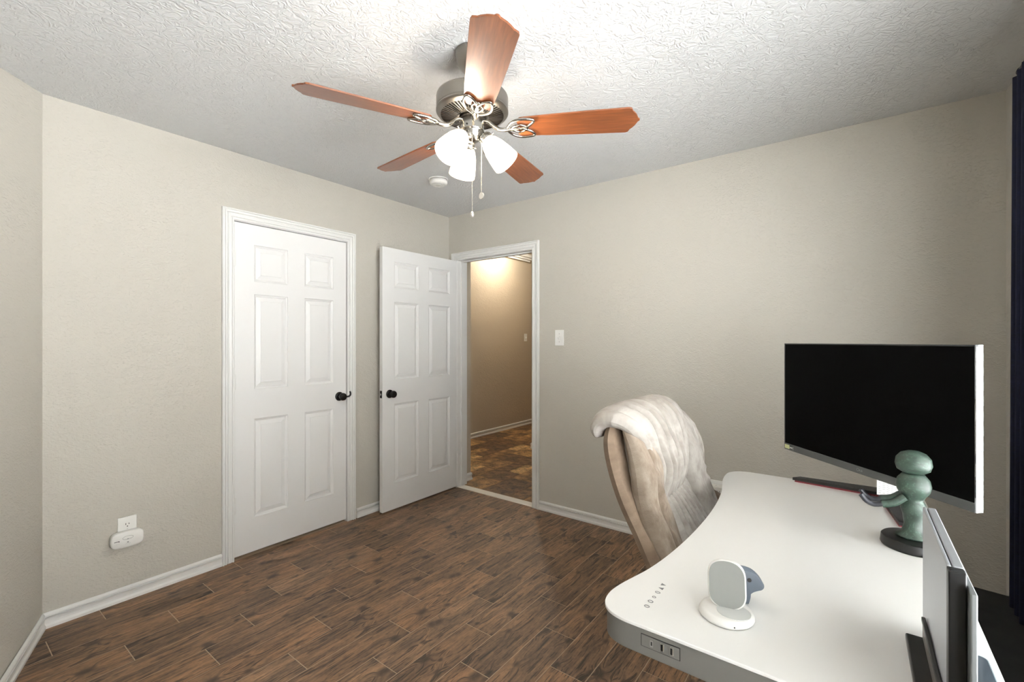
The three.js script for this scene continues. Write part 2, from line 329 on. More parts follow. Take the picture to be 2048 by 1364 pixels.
{
  const W = 0.746, d = panelDoor('door_1', W, 2.010, [[0.112, 0.322], [0.434, 0.646]], [[0.208, 0.815], [0.998, 1.583], [1.663, 1.888]], 'closed white six-panel closet door with black knob');
  d.rotation.y = Math.PI / 2; d.position.set(-0.003, 0.018, 1.7955);    // local x runs towards -z
  knob(d, 0.692, 0.898, 0);
  const catchG = group('latch_catch', [0.7635, 0.907, 0.012], d); catchG.userData.label = 'black curved latch catch';
  mesh('plate', tube([V3(-0.022, -0.016, 0.002), V3(-0.008, -0.013, 0.010), V3(0.004, -0.004, 0.012), V3(0.006, 0.010, 0.010), V3(0.004, 0.022, 0.006)], 0.006, 24, 8), M.blackMetal, catchG);
  for (const y of [0.306, 1.05, 1.79]) {
    const h = group('hinge', [-0.001, y, 0.006], d); h.userData.label = 'small white painted hinge';
    mesh('barrel', [cyl(0.0062, 0.0062, 0.088, 12), cyl(0.004, 0.004, 0.096, 10)], M.trim, h);
  }
}
{
  const W = 0.808, d = panelDoor('door_2', W, 2.018, [[0.110, 0.357], [0.466, 0.716]], [[0.199, 0.814], [1.004, 1.603], [1.714, 1.916]], 'open white six-panel bedroom door with black knob');
  d.rotation.y = Math.PI / 2; d.position.set(0.107, 0.012, 0.812);      // free edge at z = 0.812, hinge by the back wall
  knob(d, 0.066, 0.896, 0);
  const kb = knob(d, 0.066, 0.896, -0.035); kb.rotation.y = Math.PI;
  const lp = mesh('latch_plate', [rb(-0.0016, 0.001, 0.868, 0.924, -0.029, -0.006, 0.0008)], M.blackMetal, d); lp.userData.label = 'black latch plate on the door edge';
  mesh('latch_bolt', rb(-0.010, 0, 0.889, 0.903, -0.022, -0.012, 0.002), M.steel, d);
  for (const y of [0.25, 1.0, 1.8]) mesh('hinge', cyl(0.006, 0.006, 0.09, 12).translate(W + 0.004, y, 0.004), M.trim, d);
}

// ---- window, out of view on the right: frame, glass, blind
{
  const w = struct(group('window_1', [RX, 0, 0]), 'white-framed window behind open white blinds');
  const xs = 0.075, F = 0.05, zm = (WZ0 + WZ1) / 2, ym = (WY0 + WY1) / 2;
  mesh('frame', [bx(xs, xs + 0.04, WY0, WY0 + F, WZ0, WZ1), bx(xs, xs + 0.04, WY1 - F, WY1, WZ0, WZ1), bx(xs, xs + 0.04, WY0 + F, WY1 - F, WZ0, WZ0 + F), bx(xs, xs + 0.04, WY0 + F, WY1 - F, WZ1 - F, WZ1), bx(xs, xs + 0.035, ym - 0.02, ym + 0.02, WZ0 + F, WZ1 - F)], M.trim, w);
  const glass = phys('#ffffff', 0.0, { transmission: 1, thickness: 0, ior: 1.45 });
  mesh('pane', bx(xs + 0.018, xs + 0.022, WY0 + F, ym - 0.02, WZ0 + F, WZ1 - F), glass, w);
  mesh('pane', bx(xs + 0.018, xs + 0.022, ym + 0.02, WY1 - F, WZ0 + F, WZ1 - F), glass, w);
  mesh('sill', rb(-0.03, xs, WY0 - 0.025, WY0 + 0.001, WZ0 - 0.04, WZ1 + 0.04, 0.004), M.trim, w);
  const HZ = (WZ1 - WZ0) / 2 - 0.006, HN = 0.0445;
  const b = tag(group('window_blind', [RX + 0.035, WY1, zm]), 'white slatted blind, open, in the window beside the navy curtain', 'blind');
  mesh('headrail', rb(-0.028, 0.028, -0.05, -0.003, -HZ, HZ, 0.004), M.trim, b);
  const slat = bx(-0.025, 0.025, -0.0014, 0.0014, -HZ, HZ).rotateZ(-0.38), slatMat = std('#f1f1ee', 0.5);
  for (let k = 0; k < 31; k++) { const s = mesh('slat', slat, slatMat, b); s.position.y = -0.075 - k * 0.0445; }
  mesh('bottom_rail', rb(-0.025, 0.025, -1.48, -1.46, -HZ, HZ, 0.004), M.trim, b);
}

// ------------------------------------------------------------------ ceiling fan
{
  const fan = tag(group('ceiling_fan', [1.764, CH, 1.642]), 'five-blade ceiling fan with wood blades, brushed nickel motor and three lit glass shades', 'ceiling fan');
  M.nickel = std('#8f8a83', 0.3, { metalness: 1 });
  mesh('canopy', lathe([[0, -0.001], [0.066, -0.001], [0.067, -0.012], [0.063, -0.035], [0.052, -0.058], [0.036, -0.076], [0.02, -0.084], [0, -0.085]]), M.nickel, fan);
  mesh('downrod', cyl(0.0135, 0.0135, 0.11, 20).translate(0, -0.125, 0), M.nickel, fan);
  mesh('coupling', lathe([[0, -0.15], [0.03, -0.15], [0.034, -0.162], [0.05, -0.170], [0, -0.170]], 32), M.nickel, fan);
  mesh('motor_housing', lathe([[0, -0.168], [0.09, -0.168], [0.128, -0.171], [0.138, -0.176], [0.1395, -0.182], [0.1395, -0.224], [0.1375, -0.226], [0.1375, -0.229], [0.1405, -0.231], [0.1405, -0.236], [0.136, -0.242], [0.122, -0.248]], 72), M.nickel, fan);
  mesh('inner_cone', lathe([[0.124, -0.234], [0.055, -0.244], [0, -0.244]], 48), M.slot, fan);
  const fins = []; for (let k = 0; k < 56; k++) fins.push(bx(0.064, 0.124, -0.0022, 0.0022, -0.0022, 0.0022).rotateZ(0.15).translate(0, -0.2625, 0).rotateY(k * Math.PI * 2 / 56));
  const vr = mesh('vent_fins', fins, M.nickel, fan); vr.userData.label = 'ring of narrow brushed nickel vent fins';
  mesh('vent_collar', lathe([[0.068, -0.251], [0.060, -0.257], [0.050, -0.258], [0.050, -0.252], [0.068, -0.247]], 40), M.nickel, fan);
  mesh('flywheel', lathe([[0, -0.25], [0.05, -0.25], [0.05, -0.268], [0, -0.268]], 32), M.steelDark, fan);
  mesh('switch_housing', lathe([[0, -0.262], [0.046, -0.266], [0.0465, -0.27], [0.0465, -0.306], [0.044, -0.311], [0.040, -0.313], [0.036, -0.328], [0.026, -0.344], [0.012, -0.352], [0, -0.353]], 48), M.chrome, fan);
  for (const a of [0.6, 1.7, 2.8, 3.9, 5]) mesh('housing_screw', new THREE.SphereGeometry(0.004, 10, 8).translate(0.0465, -0.298, 0).rotateY(a), M.steelDark, fan);
  // blades
  const cherry = texture(512, 256, (u, v, c) => {
    const w = 0.35 * (fbm(u * 4, v * 4, 4, 4, 400, 3) - 0.5), g = fbm(u * 5, (v + w * 0.25) * 26, 5, 26, 401, 4), f = fbm(u * 14, v * 90, 14, 90, 405, 2), b = fbm(u * 4, v * 3, 4, 3, 409, 2);
    const t = Math.max(0, Math.min(1, 0.15 + 0.5 * g + 0.2 * f + 0.35 * b)), lo = [70, 36, 19], hi = [150, 86, 48];
    for (let i = 0; i < 3; i++) c[i] = lo[i] + (hi[i] - lo[i]) * t; return c;
  }, true);
  M.blade = phys('#ffffff', 0.36, { map: per(cherry, 2, 4), clearcoat: 0.3, clearcoatRoughness: 0.25 });
  M.bladeEdge = std('#2a1a12', 0.6);
  const half = [[0.178, 0.040], [0.190, 0.050], [0.30, 0.0575], [0.45, 0.0635], [0.56, 0.0665], [0.590, 0.0675], [0.600, 0.0640], [0.604, 0.055], [0.6055, 0.050], [0.613, 0.042], [0.6225, 0.028], [0.6285, 0.013], [0.6295, 0.009], [0.636, 0.003]];
  const pts = [...half, ...half.slice().reverse().map(([r, w]) => [r, -w])];
  const bladeG = metric(prism(pts, 0.006, 0.0008).rotateX(Math.PI / 2).translate(0, 0.003, 0));
  const loop = (list, r) => tube(list.map(([a, b]) => V3(a, -0.008, b)), r, 44, 8, true);
  const ironG = join([
    loop([[0.140, 0.003], [0.154, 0.030], [0.180, 0.047], [0.212, 0.050], [0.243, 0.040], [0.230, 0.020], [0.206, 0.006], [0.172, -0.003]], 0.0052),
    loop([[0.140, -0.003], [0.154, -0.030], [0.180, -0.047], [0.212, -0.050], [0.243, -0.040], [0.230, -0.020], [0.206, -0.006], [0.172, 0.003]], 0.0052),
    loop([[0.156, 0], [0.170, 0.015], [0.192, 0.019], [0.216, 0.0], [0.192, -0.019], [0.170, -0.015]], 0.0046),
  ]);
  const armG = join([tube([V3(0.040, 0.036, 0), V3(0.066, 0.030, 0), V3(0.088, 0.006, 0), V3(0.106, -0.008, 0), V3(0.128, -0.012, 0), V3(0.150, -0.009, 0)], 0.0088, 28, 10).scale(1, 0.8, 1.25)]);
  for (let k = 0; k < 5; k++) {
    const h = group('blade_assembly', [0, -0.30, 0], fan); h.rotation.y = -(42.25 + 72 * k) * Math.PI / 180;
    const tilt = mesh('blade', bladeG, M.blade, h); tilt.rotation.x = -12 * Math.PI / 180;
    const iron = mesh('blade_iron', ironG, M.chrome, h); iron.rotation.x = -12 * Math.PI / 180;
    mesh('iron_arm', armG, M.chrome, h);
  }
  // light kit
  const Rv = V3(Math.cos(YAW), 0, -Math.sin(YAW)), shadeG = lathe([[0.017, 0.0], [0.022, -0.004], [0.034, -0.022], [0.0435, -0.05], [0.0495, -0.082], [0.0535, -0.112], [0.0545, -0.126], [0.0525, -0.126], [0.0475, -0.082], [0.0415, -0.05], [0.032, -0.022], [0.02, -0.006]], 40);
  const glassM = phys('#fff8ea', 0.5, { transmission: 0.35, thickness: 0, emissive: new THREE.Color().setRGB(1.0, 0.93, 0.80), emissiveIntensity: 0.75 });
  for (let k = 0; k < 3; k++) {
    const d = Rv.clone().applyAxisAngle(V3(0, 1, 0), (-6 + 120 * k) * Math.PI / 180 + Math.PI * 0), a = 50 * Math.PI / 180;
    const dir = V3(d.x * Math.cos(a), -Math.sin(a), d.z * Math.cos(a)), q = new THREE.Quaternion().setFromUnitVectors(V3(0, -1, 0), dir), neck = V3(d.x * 0.05, -0.335, d.z * 0.05);
    const f = group('lamp_holder', [neck.x, neck.y, neck.z], fan); f.quaternion.copy(q);
    mesh('fitter', lathe([[0, 0.024], [0.011, 0.024], [0.012, 0.012], [0.022, 0.008], [0.0265, 0.002], [0.0275, -0.014], [0.0255, -0.016], [0.020, -0.004], [0, -0.002]], 32), M.chrome, f);
    for (const t of [0.5, 2.6, 4.7]) mesh('fitter_screw', cyl(0.003, 0.003, 0.012, 8).rotateZ(Math.PI / 2).translate(0.030, -0.008, 0).rotateY(t), M.chrome, f);
    const sh = mesh('glass_shade', shadeG.clone().translate(0, -0.006, 0), glassM, f); sh.userData.label = 'lit frosted glass bell shade';
    mesh('bulb', lathe([[0, -0.02], [0.013, -0.02], [0.014, -0.04], [0.024, -0.062], [0.027, -0.078], [0.022, -0.094], [0.01, -0.102], [0, -0.103]], 20), std('#ffffff', 0.4, { emissive: new THREE.Color().setRGB(1, 0.92, 0.78), emissiveIntensity: 2 }), f);
    const L = new THREE.PointLight(new THREE.Color().setRGB(1, 0.92, 0.82), LAMP, 0, 2); L.position.set(0, -0.078, 0); L.castShadow = true; L.shadow.radius = 1.4; L.name = 'fan_bulb_light'; f.add(L);
  }
  // pull chains
  const chain = (x, z, y0, y1, fob) => {
    const c = group('pull_chain', [x, 0, z], fan), beads = [], n = Math.round((y0 - y1) / 0.0042);
    for (let k = 0; k <= n; k++) beads.push(new THREE.IcosahedronGeometry(0.0018, 1).translate(0, y0 - (y0 - y1) * k / n, 0));
    beads.push(cyl(0.0006, 0.0006, y0 - y1, 6).translate(0, (y0 + y1) / 2, 0));
    mesh('beads', beads, M.chrome, c); mesh('fob', fob.translate(0, y1, 0), std('#c9c6c0', 0.3, { metalness: 0.7 }), c);
  };
  chain(Rv.x * 0.000 + 0.026, -Rv.x * 0 + 0.03, -0.34, -0.632, new THREE.SphereGeometry(0.0085, 16, 12).scale(0.85, 1.35, 0.85).translate(0, -0.011, 0));
  chain(Rv.x * 0.037 + 0.010, Rv.z * 0.037 + 0.014, -0.335, -0.553, new THREE.CylinderGeometry(0.0125, 0.0125, 0.005, 28).rotateX(Math.PI / 2).rotateY(-YAW + 0.2 + Math.PI / 2 - 1.2).translate(0, -0.012, 0));
}
// ------------------------------------------------------------------ ceiling and wall fittings
{
  const s = tag(group('smoke_detector', [0.649, CH, 0.753]), 'round white smoke detector on the ceiling near the door corner', 'smoke detector');
  mesh('mounting_plate', lathe([[0, -0.0005], [0.066, -0.0005], [0.067, -0.006], [0.064, -0.010], [0, -0.010]], 48), M.plastic, s);
  mesh('body', lathe([[0, -0.008], [0.061, -0.008], [0.0615, -0.030], [0.056, -0.040], [0.046, -0.044], [0, -0.046]], 48), M.plastic, s);
  mesh('vent_ring', new THREE.TorusGeometry(0.047, 0.0016, 8, 40).rotateX(Math.PI / 2).translate(0, -0.0445, 0), M.plasticDim, s);
  mesh('test_button', lathe([[0, -0.044], [0.018, -0.044], [0.019, -0.047], [0.016, -0.0485], [0, -0.049]], 28).translate(0.004, 0, 0.006), M.plasticDim, s);
}
function lightSwitch(pos, turn, label) {
  const s = tag(group('light_switch', pos), label, 'light switch'); s.rotation.y = turn;
  mesh('plate', rb(-0.038, 0.038, -0.059, 0.059, 0.0002, 0.006, 0.0028), M.plastic, s);
  mesh('toggle_slot', bx(-0.006, 0.006, -0.0125, 0.0125, 0.0058, 0.0064), M.plasticDim, s);
  mesh('toggle', rb(-0.0042, 0.0042, -0.010, 0.010, -0.004, 0.013, 0.002).rotateX(0.45).translate(0, 0.0, 0.008), M.plastic, s);
  for (const y of [-0.03, 0.03]) mesh('screw', cyl(0.0028, 0.0028, 0.0012, 12).rotateX(Math.PI / 2).translate(0, y, 0.0062), std('#a8a49b', 0.4, { metalness: 0.6 }), s);
  return s;
}
lightSwitch([1.172, 1.338, 0], 0, 'white toggle light switch right of the open doorway');
lightSwitch([HX, 1.368, -2.86], Math.PI / 2, 'white light switch on the hall wall beyond the doorway');
function receptacle(parent, y) {
  const sh = new THREE.Shape(); sh.absarc(0, 0, 0.0172, 0, Math.PI * 2);
  const r = group('receptacle', [0, y, 0.0062], parent);
  mesh('face', [new THREE.CylinderGeometry(0.0172, 0.0172, 0.002, 32).rotateX(Math.PI / 2).scale(1, 0.84, 1)], M.plastic, r);
  mesh('slot', [bx(-0.0076, -0.0050, 0.0, 0.0085, 0.0006, 0.0014), bx(0.0050, 0.0076, 0.001, 0.0078, 0.0006, 0.0014), new THREE.CylinderGeometry(0.0026, 0.0026, 0.001, 14).rotateX(Math.PI / 2).translate(0, -0.0075, 0.001)], M.slot, r);
}
function outlet(pos, turn, label) {
  const s = tag(group('wall_outlet', pos), label, 'outlet'); s.rotation.y = turn;
  mesh('plate', rb(-0.0385, 0.0385, -0.06, 0.06, 0.0002, 0.0065, 0.003), M.plastic, s);
  receptacle(s, 0.0195); receptacle(s, -0.0195);
  mesh('screw', cyl(0.003, 0.003, 0.0012, 12).rotateX(Math.PI / 2).translate(0, 0, 0.0066), M.plasticDim, s);
  return s;
}
outlet([0, 0.362, 2.298], Math.PI / 2, 'white duplex wall outlet above the plug-in alarm');
{ // plug-in alarm, standing a little off the plate
  const s = tag(group('plug_in_alarm', [0.0075, 0.318, 2.304]), 'white rounded plug-in carbon monoxide alarm in the wall outlet', 'alarm'); s.rotation.y = Math.PI / 2;
  const oval = new THREE.Shape(), a = 0.066, b = 0.040, n = 64;
  for (let k = 0; k <= n; k++) { const t = k / n * Math.PI * 2, c = Math.cos(t), q = Math.sin(t), p = 2 / 4.2, x = a * Math.sign(c) * Math.pow(Math.abs(c), p), y = b * Math.sign(q) * Math.pow(Math.abs(q), p * 1.25); k ? oval.lineTo(x, y) : oval.moveTo(x, y); }
  mesh('body', toCreasedNormals(new THREE.ExtrudeGeometry(oval, { depth: 0.02, bevelEnabled: true, bevelSize: 0.008, bevelThickness: 0.008, bevelOffset: -0.008, bevelSegments: 4 }).translate(0, 0, 0.008), 0.6), M.plastic, s);
  const fz = 0.0362, line = std('#8d8f8e', 0.6);
  mesh('test_button', tube(Array.from({ length: 20 }, (_, k) => V3(0.021 * Math.cos(k / 20 * 6.2832), 0.010 + 0.0085 * Math.sin(k / 20 * 6.2832), fz)), 0.0006, 60, 6, true), line, s);
  mesh('indicator_mark', [cyl(0.003, 0.003, 0.0006, 4).rotateX(Math.PI / 2).translate(0.0, 0.003, fz), cyl(0.0038, 0.0038, 0.0006, 4).rotateX(Math.PI / 2).scale(1.2, 1, 1).translate(0.0, -0.0125, fz)], line, s);
  mesh('sounder_slot', [rb(-0.053, -0.033, -0.003, 0.002, fz - 0.001, fz + 0.0004, 0.0004)], M.slot, s);
  mesh('slot_cover', [rb(-0.053, -0.036, -0.0055, -0.0005, fz - 0.001, fz + 0.001, 0.0008)], M.plastic, s);
  const dash = []; for (const [y, w] of [[-0.018, 0.017], [-0.021, 0.022]]) for (let x = -w / 2; x < w / 2; x += 0.0032) dash.push(bx(x, x + 0.0022, y, y + 0.0009, fz - 0.0002, fz + 0.0003));
  for (let x = -0.047; x < -0.034; x += 0.003) dash.push(bx(x, x + 0.002, -0.0125, -0.0118, fz - 0.0002, fz + 0.0003), bx(x, x + 0.002, 0.009, 0.0097, fz - 0.0002, fz + 0.0003));
  mesh('print', dash, std('#b9bbba', 0.6), s).userData.kind = 'stuff';
}
outlet([2.285, 0.405, 0], 0, 'white wall outlet behind the multi-plug adapter');
{ // multi-plug adapter on the back wall
  const s = tag(group('outlet_adapter', [2.29, 0.395, 0.0065]), 'boxy white multi-plug adapter on the wall behind the chair', 'adapter');
  mesh('body', rb(-0.045, 0.045, -0.055, 0.048, 0.0025, 0.062, 0.004), M.plasticDim, s);
  mesh('indicator_light', cyl(0.0025, 0.0025, 0.001, 12).translate(0.0, 0.0484, 0.035), std('#8e9aa0', 0.3), s);
  for (const y of [0.018, -0.025]) { const g = group('socket', [0.018, y, 0.0562], s); mesh('slot', [bx(-0.0076, -0.0046, 0.0, 0.0085, 0.0056, 0.0063), bx(0.0046, 0.0076, 0.001, 0.0078, 0.0056, 0.0063), new THREE.CylinderGeometry(0.0028, 0.0028, 0.001, 14).rotateX(Math.PI / 2).translate(0, -0.0075, 0.006)], M.slot, g); }
}
{ // hall ceiling lamp, hidden by the door head
  const s = tag(group('hall_ceiling_light', [-0.8, HC, -2.05]), 'lit frosted dome lamp on the hall ceiling', 'ceiling light');
  mesh('base', lathe([[0, -0.0005], [0.15, -0.0005], [0.152, -0.02], [0, -0.02]], 40), M.trim, s);
  mesh('dome', lathe([[0.14, -0.018], [0.135, -0.04], [0.11, -0.065], [0.06, -0.082], [0, -0.086]], 40), phys('#fff6e4', 0.5, { transmission: 0.4, thickness: 0, emissive: new THREE.Color().setRGB(1, 0.85, 0.6), emissiveIntensity: 0.8 }), s);
  const L = new THREE.PointLight(new THREE.Color().setRGB(1, 0.92, 0.80), HALL, 0, 2); L.position.set(0, -0.05, 0); L.castShadow = true; L.shadow.radius = 3; L.name = 'hall_light'; s.add(L);
}
// ------------------------------------------------------------------ curtain and bench
{
  const navyT = texture(256, 256, (u, v, c) => { const w = 0.5 * fbm(u * 90, v * 14, 90, 14, 500, 2) + 0.5 * fbm(u * 14, v * 90, 14, 90, 510, 2), t = 0.6 + 0.8 * w; c[0] = 15 * t; c[1] = 20 * t; c[2] = 44 * t; return c; }, true);
  const m = std('#ffffff', 0.95, { map: per(navyT, 3) });
  const c = tag(group('curtain', [3.43, 0, 0.55]), 'long navy fabric curtain hanging at the right wall', 'curtain');
  const H0 = 0.02, H1 = 2.262;
  const surf = (off) => (u, v) => {
    const y = H0 + (H1 - H0) * v, pinch = 1 - 0.10 * v, flare = 0.02 * (1 - v), z = (-0.02 - flare) + u * 0.40 * pinch, ph = u * 6.3 * 2 * Math.PI;
    return V3(0.026 * Math.sin(ph + 0.3 * Math.sin(3 * v)) * (0.75 + 0.25 * (1 - v)) + off, y, z);
  };
  mesh('fabric', metric(join([grid(130, 30, surf(0)), grid(130, 30, surf(0.003), true), grid(1, 30, (u, v) => surf(0.003 * u)(0, v)), grid(1, 30, (u, v) => surf(0.003 * u)(1, v))])), m, c);
  const r = tag(group('curtain_rod', [3.43, 2.275, 0]), 'black metal curtain rod above the window', 'curtain rod');
  mesh('rod', cyl(0.010, 0.010, 2.93, 20).rotateX(Math.PI / 2).translate(0, 0, 2.05), M.blackMetal, r);
  mesh('finial', cyl(0.013, 0.013, 0.012, 20).rotateX(Math.PI / 2).translate(0, 0, 0.585), M.blackMetal, r);
  for (const z of [0.60, 3.4]) mesh('bracket', [bx(0, RX - 3.4305, -0.006, 0.006, z - 0.008, z + 0.008), bx(RX - 3.436, RX - 3.4302, -0.04, 0.02, z - 0.012, z + 0.012)], M.blackMetal, r);
}
{
  const suede = texture(256, 256, (u, v, c) => { const t = 0.55 + 0.9 * fbm(u * 10, v * 10, 10, 10, 520, 4); c[0] = 26 * t; c[1] = 25 * t; c[2] = 26 * t; return c; }, true);
  const m = std('#ffffff', 0.85, { map: per(suede, 2) });
  const b = tag(group('floor_cushion_bench', [3.325, 0, 1.05]), 'low black fabric bench on the floor between desk and curtain', 'bench');
  const soft = (g, A) => { const p = g.attributes.position; for (let i = 0; i < p.count; i++) { const n = fbm(p.getX(i) * 9 + 7, p.getZ(i) * 9 + 7, 64, 64, 530, 3) - 0.5; p.setY(i, p.getY(i) + A * n * (p.getY(i) > 0.2 ? 1 : 0.2)); } g.computeVertexNormals(); return g; };
  const bg = new RoundedBoxGeometry(0.30, 0.21, 1.26, 6, 0.03), cg = new RoundedBoxGeometry(0.30, 0.15, 1.27, 8, 0.055);
  mesh('base', metric(bg.translate(0, 0.105, 0)), m, b);
  mesh('cushion', metric(soft(mergeVertices(cg.translate(0, 0.275, 0)), 0.05)), m, b);
}
// ------------------------------------------------------------------ desk
{
  const d = tag(group('standing_desk', [0, 0, 0]), 'white standing desk with a curved front edge and touch controls', 'desk');
  const top = new THREE.Shape();                                        // plan: shape x = world x, shape y = -world z
  const X0 = 2.545, X1 = 3.145, Z0 = 0.905, Z1 = 2.14, R = 0.05;
  const edge = new THREE.Path();
  const outline = (s, i) => {
    s.moveTo(X1 - 0.03, -(Z1 - i)); s.lineTo(X0 + R + 0.02, -(Z1 - i));
    s.bezierCurveTo(X0 + 0.02 + i, -(Z1 - i), X0 - 0.005 + i, -(Z1 - 0.02), X0 - 0.005 + i, -(Z1 - 0.075));
    s.bezierCurveTo(X0 - 0.004 + i, -(Z1 - 0.11), X0 + 0.012 + i, -(Z1 - 0.16), X0 + 0.022 + i, -(Z1 - 0.20));
    s.bezierCurveTo(X0 + 0.062 + i, -1.76, X0 + 0.066 + i, -1.36, X0 + 0.022 + i, -1.17);
    s.bezierCurveTo(X0 + 0.012 + i, -1.12, X0 - 0.002 + i, -1.06, X0 - 0.001 + i, -0.99);
    s.bezierCurveTo(X0 + i, -(Z0 + 0.045 + i), X0 + 0.015 + i, -(Z0 + 0.012 + i), X0 + 0.07, -(Z0 + i));
    s.lineTo(X1 - 0.03, -(Z0 + i)); s.quadraticCurveTo(X1 - i, -(Z0 + i), X1 - i, -(Z0 + 0.03)); s.lineTo(X1 - i, -(Z1 - 0.03)); s.quadraticCurveTo(X1 - i, -(Z1 - i), X1 - 0.03, -(Z1 - i));
  };
  outline(top, 0);
  const ext = (s, y0, y1, b) => new THREE.ExtrudeGeometry(s, { depth: y1 - y0 - 2 * b, bevelEnabled: b > 0, bevelSize: b, bevelThickness: b, bevelOffset: -b, bevelSegments: 3, curveSegments: 24 }).rotateX(-Math.PI / 2).translate(0, y0 + b, 0);
  mesh('desktop', ext(top, 0.7735, 0.78, 0.0015), phys('#eeeeec', 0.3, { clearcoat: 0.4, clearcoatRoughness: 0.12 }), d);
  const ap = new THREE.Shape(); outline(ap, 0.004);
  mesh('apron', ext(ap, 0.722, 0.7735, 0.003), std('#6f6e6a', 0.55), d).userData.label = 'grey apron under the white top';  // apron in one even grey, darker than the desktop
  // ports on the near end
  const usb = group('port_panel', [2.671, 0.7515, Z1 - 0.004], d); usb.userData.label = 'grey panel with two charging ports';
  mesh('recess', rb(-0.0362, 0.0362, -0.0117, 0.0117, -0.004, 0.0004, 0.0002), M.slot, usb);
  mesh('plate', rb(-0.035, 0.035, -0.0105, 0.0105, -0.004, 0.0014, 0.0006), std('#6f6e6a', 0.5), usb);
  for (const x of [0.004, 0.0215]) { const p = group('usb_port', [x, 0, 0.0012], usb); mesh('shell', [bx(-0.0032, 0.0032, -0.0068, 0.0068, -0.001, 0.0003)], std('#c7c5bd', 0.35, { metalness: 0.7 }), p); mesh('socket', bx(-0.0026, 0.0014, -0.006, 0.006, -0.001, 0.0006), M.slot, p); }
  mesh('small_module', [rb(-0.0185, -0.0125, -0.0065, 0.0065, -0.001, 0.0012, 0.0005)], std('#8b8a86', 0.5), usb).position.z = 0.0008;
  mesh('module_slot', bx(-0.0168, -0.0142, -0.0035, 0.0035, 0, 0.0022), M.slot, usb);
  // touch marks on the top
  const mk = std('#77787a', 0.5), marks = group('touch_marks', [2.623, 0.7802, 0], d), tri = (z, s) => flatPoly([[-0.005 * s, z - 0.005], [0.005 * s, z], [-0.005 * s, z + 0.005]]);
  function flatPoly(p) { return prism(p.map(([a, b]) => [a, -b]), 0.0003).rotateX(-Math.PI / 2); }
  const ring = (z, a, b) => { const s = new THREE.Shape(); s.absellipse(0, 0, a, b, 0, Math.PI * 2); const h = new THREE.Path(); h.absellipse(0, 0, a - 0.0014, b - 0.0014, 0, Math.PI * 2); s.holes.push(h); return new THREE.ExtrudeGeometry(s, { depth: 0.0003, bevelEnabled: false, curveSegments: 10 }).rotateX(-Math.PI / 2).translate(0, 0, z); };
  mesh('arrow_mark', tri(1.974, 1), mk, marks); mesh('arrow_mark', tri(1.991, -1), mk, marks);
  mesh('button_mark', ring(2.011, 0.0055, 0.004), mk, marks); mesh('button_mark', ring(2.033, 0.004, 0.0035), mk, marks); mesh('button_mark', ring(2.053, 0.0055, 0.0045), mk, marks); mesh('button_mark', ring(2.074, 0.0055, 0.0045), mk, marks);
  // legs under the top
  const lm = std('#d8d8d5', 0.5);
  for (const z of [0.955, 2.04]) { mesh('leg', [rb(2.855, 2.935, 0.03, 0.5, z - 0.03, z + 0.03, 0.006), rb(2.862, 2.928, 0.45, 0.722, z - 0.023, z + 0.023, 0.005)], lm, d); mesh('foot', rb(2.60, 3.13, 0.0, 0.035, z - 0.035, z + 0.035, 0.008), lm, d); }
}
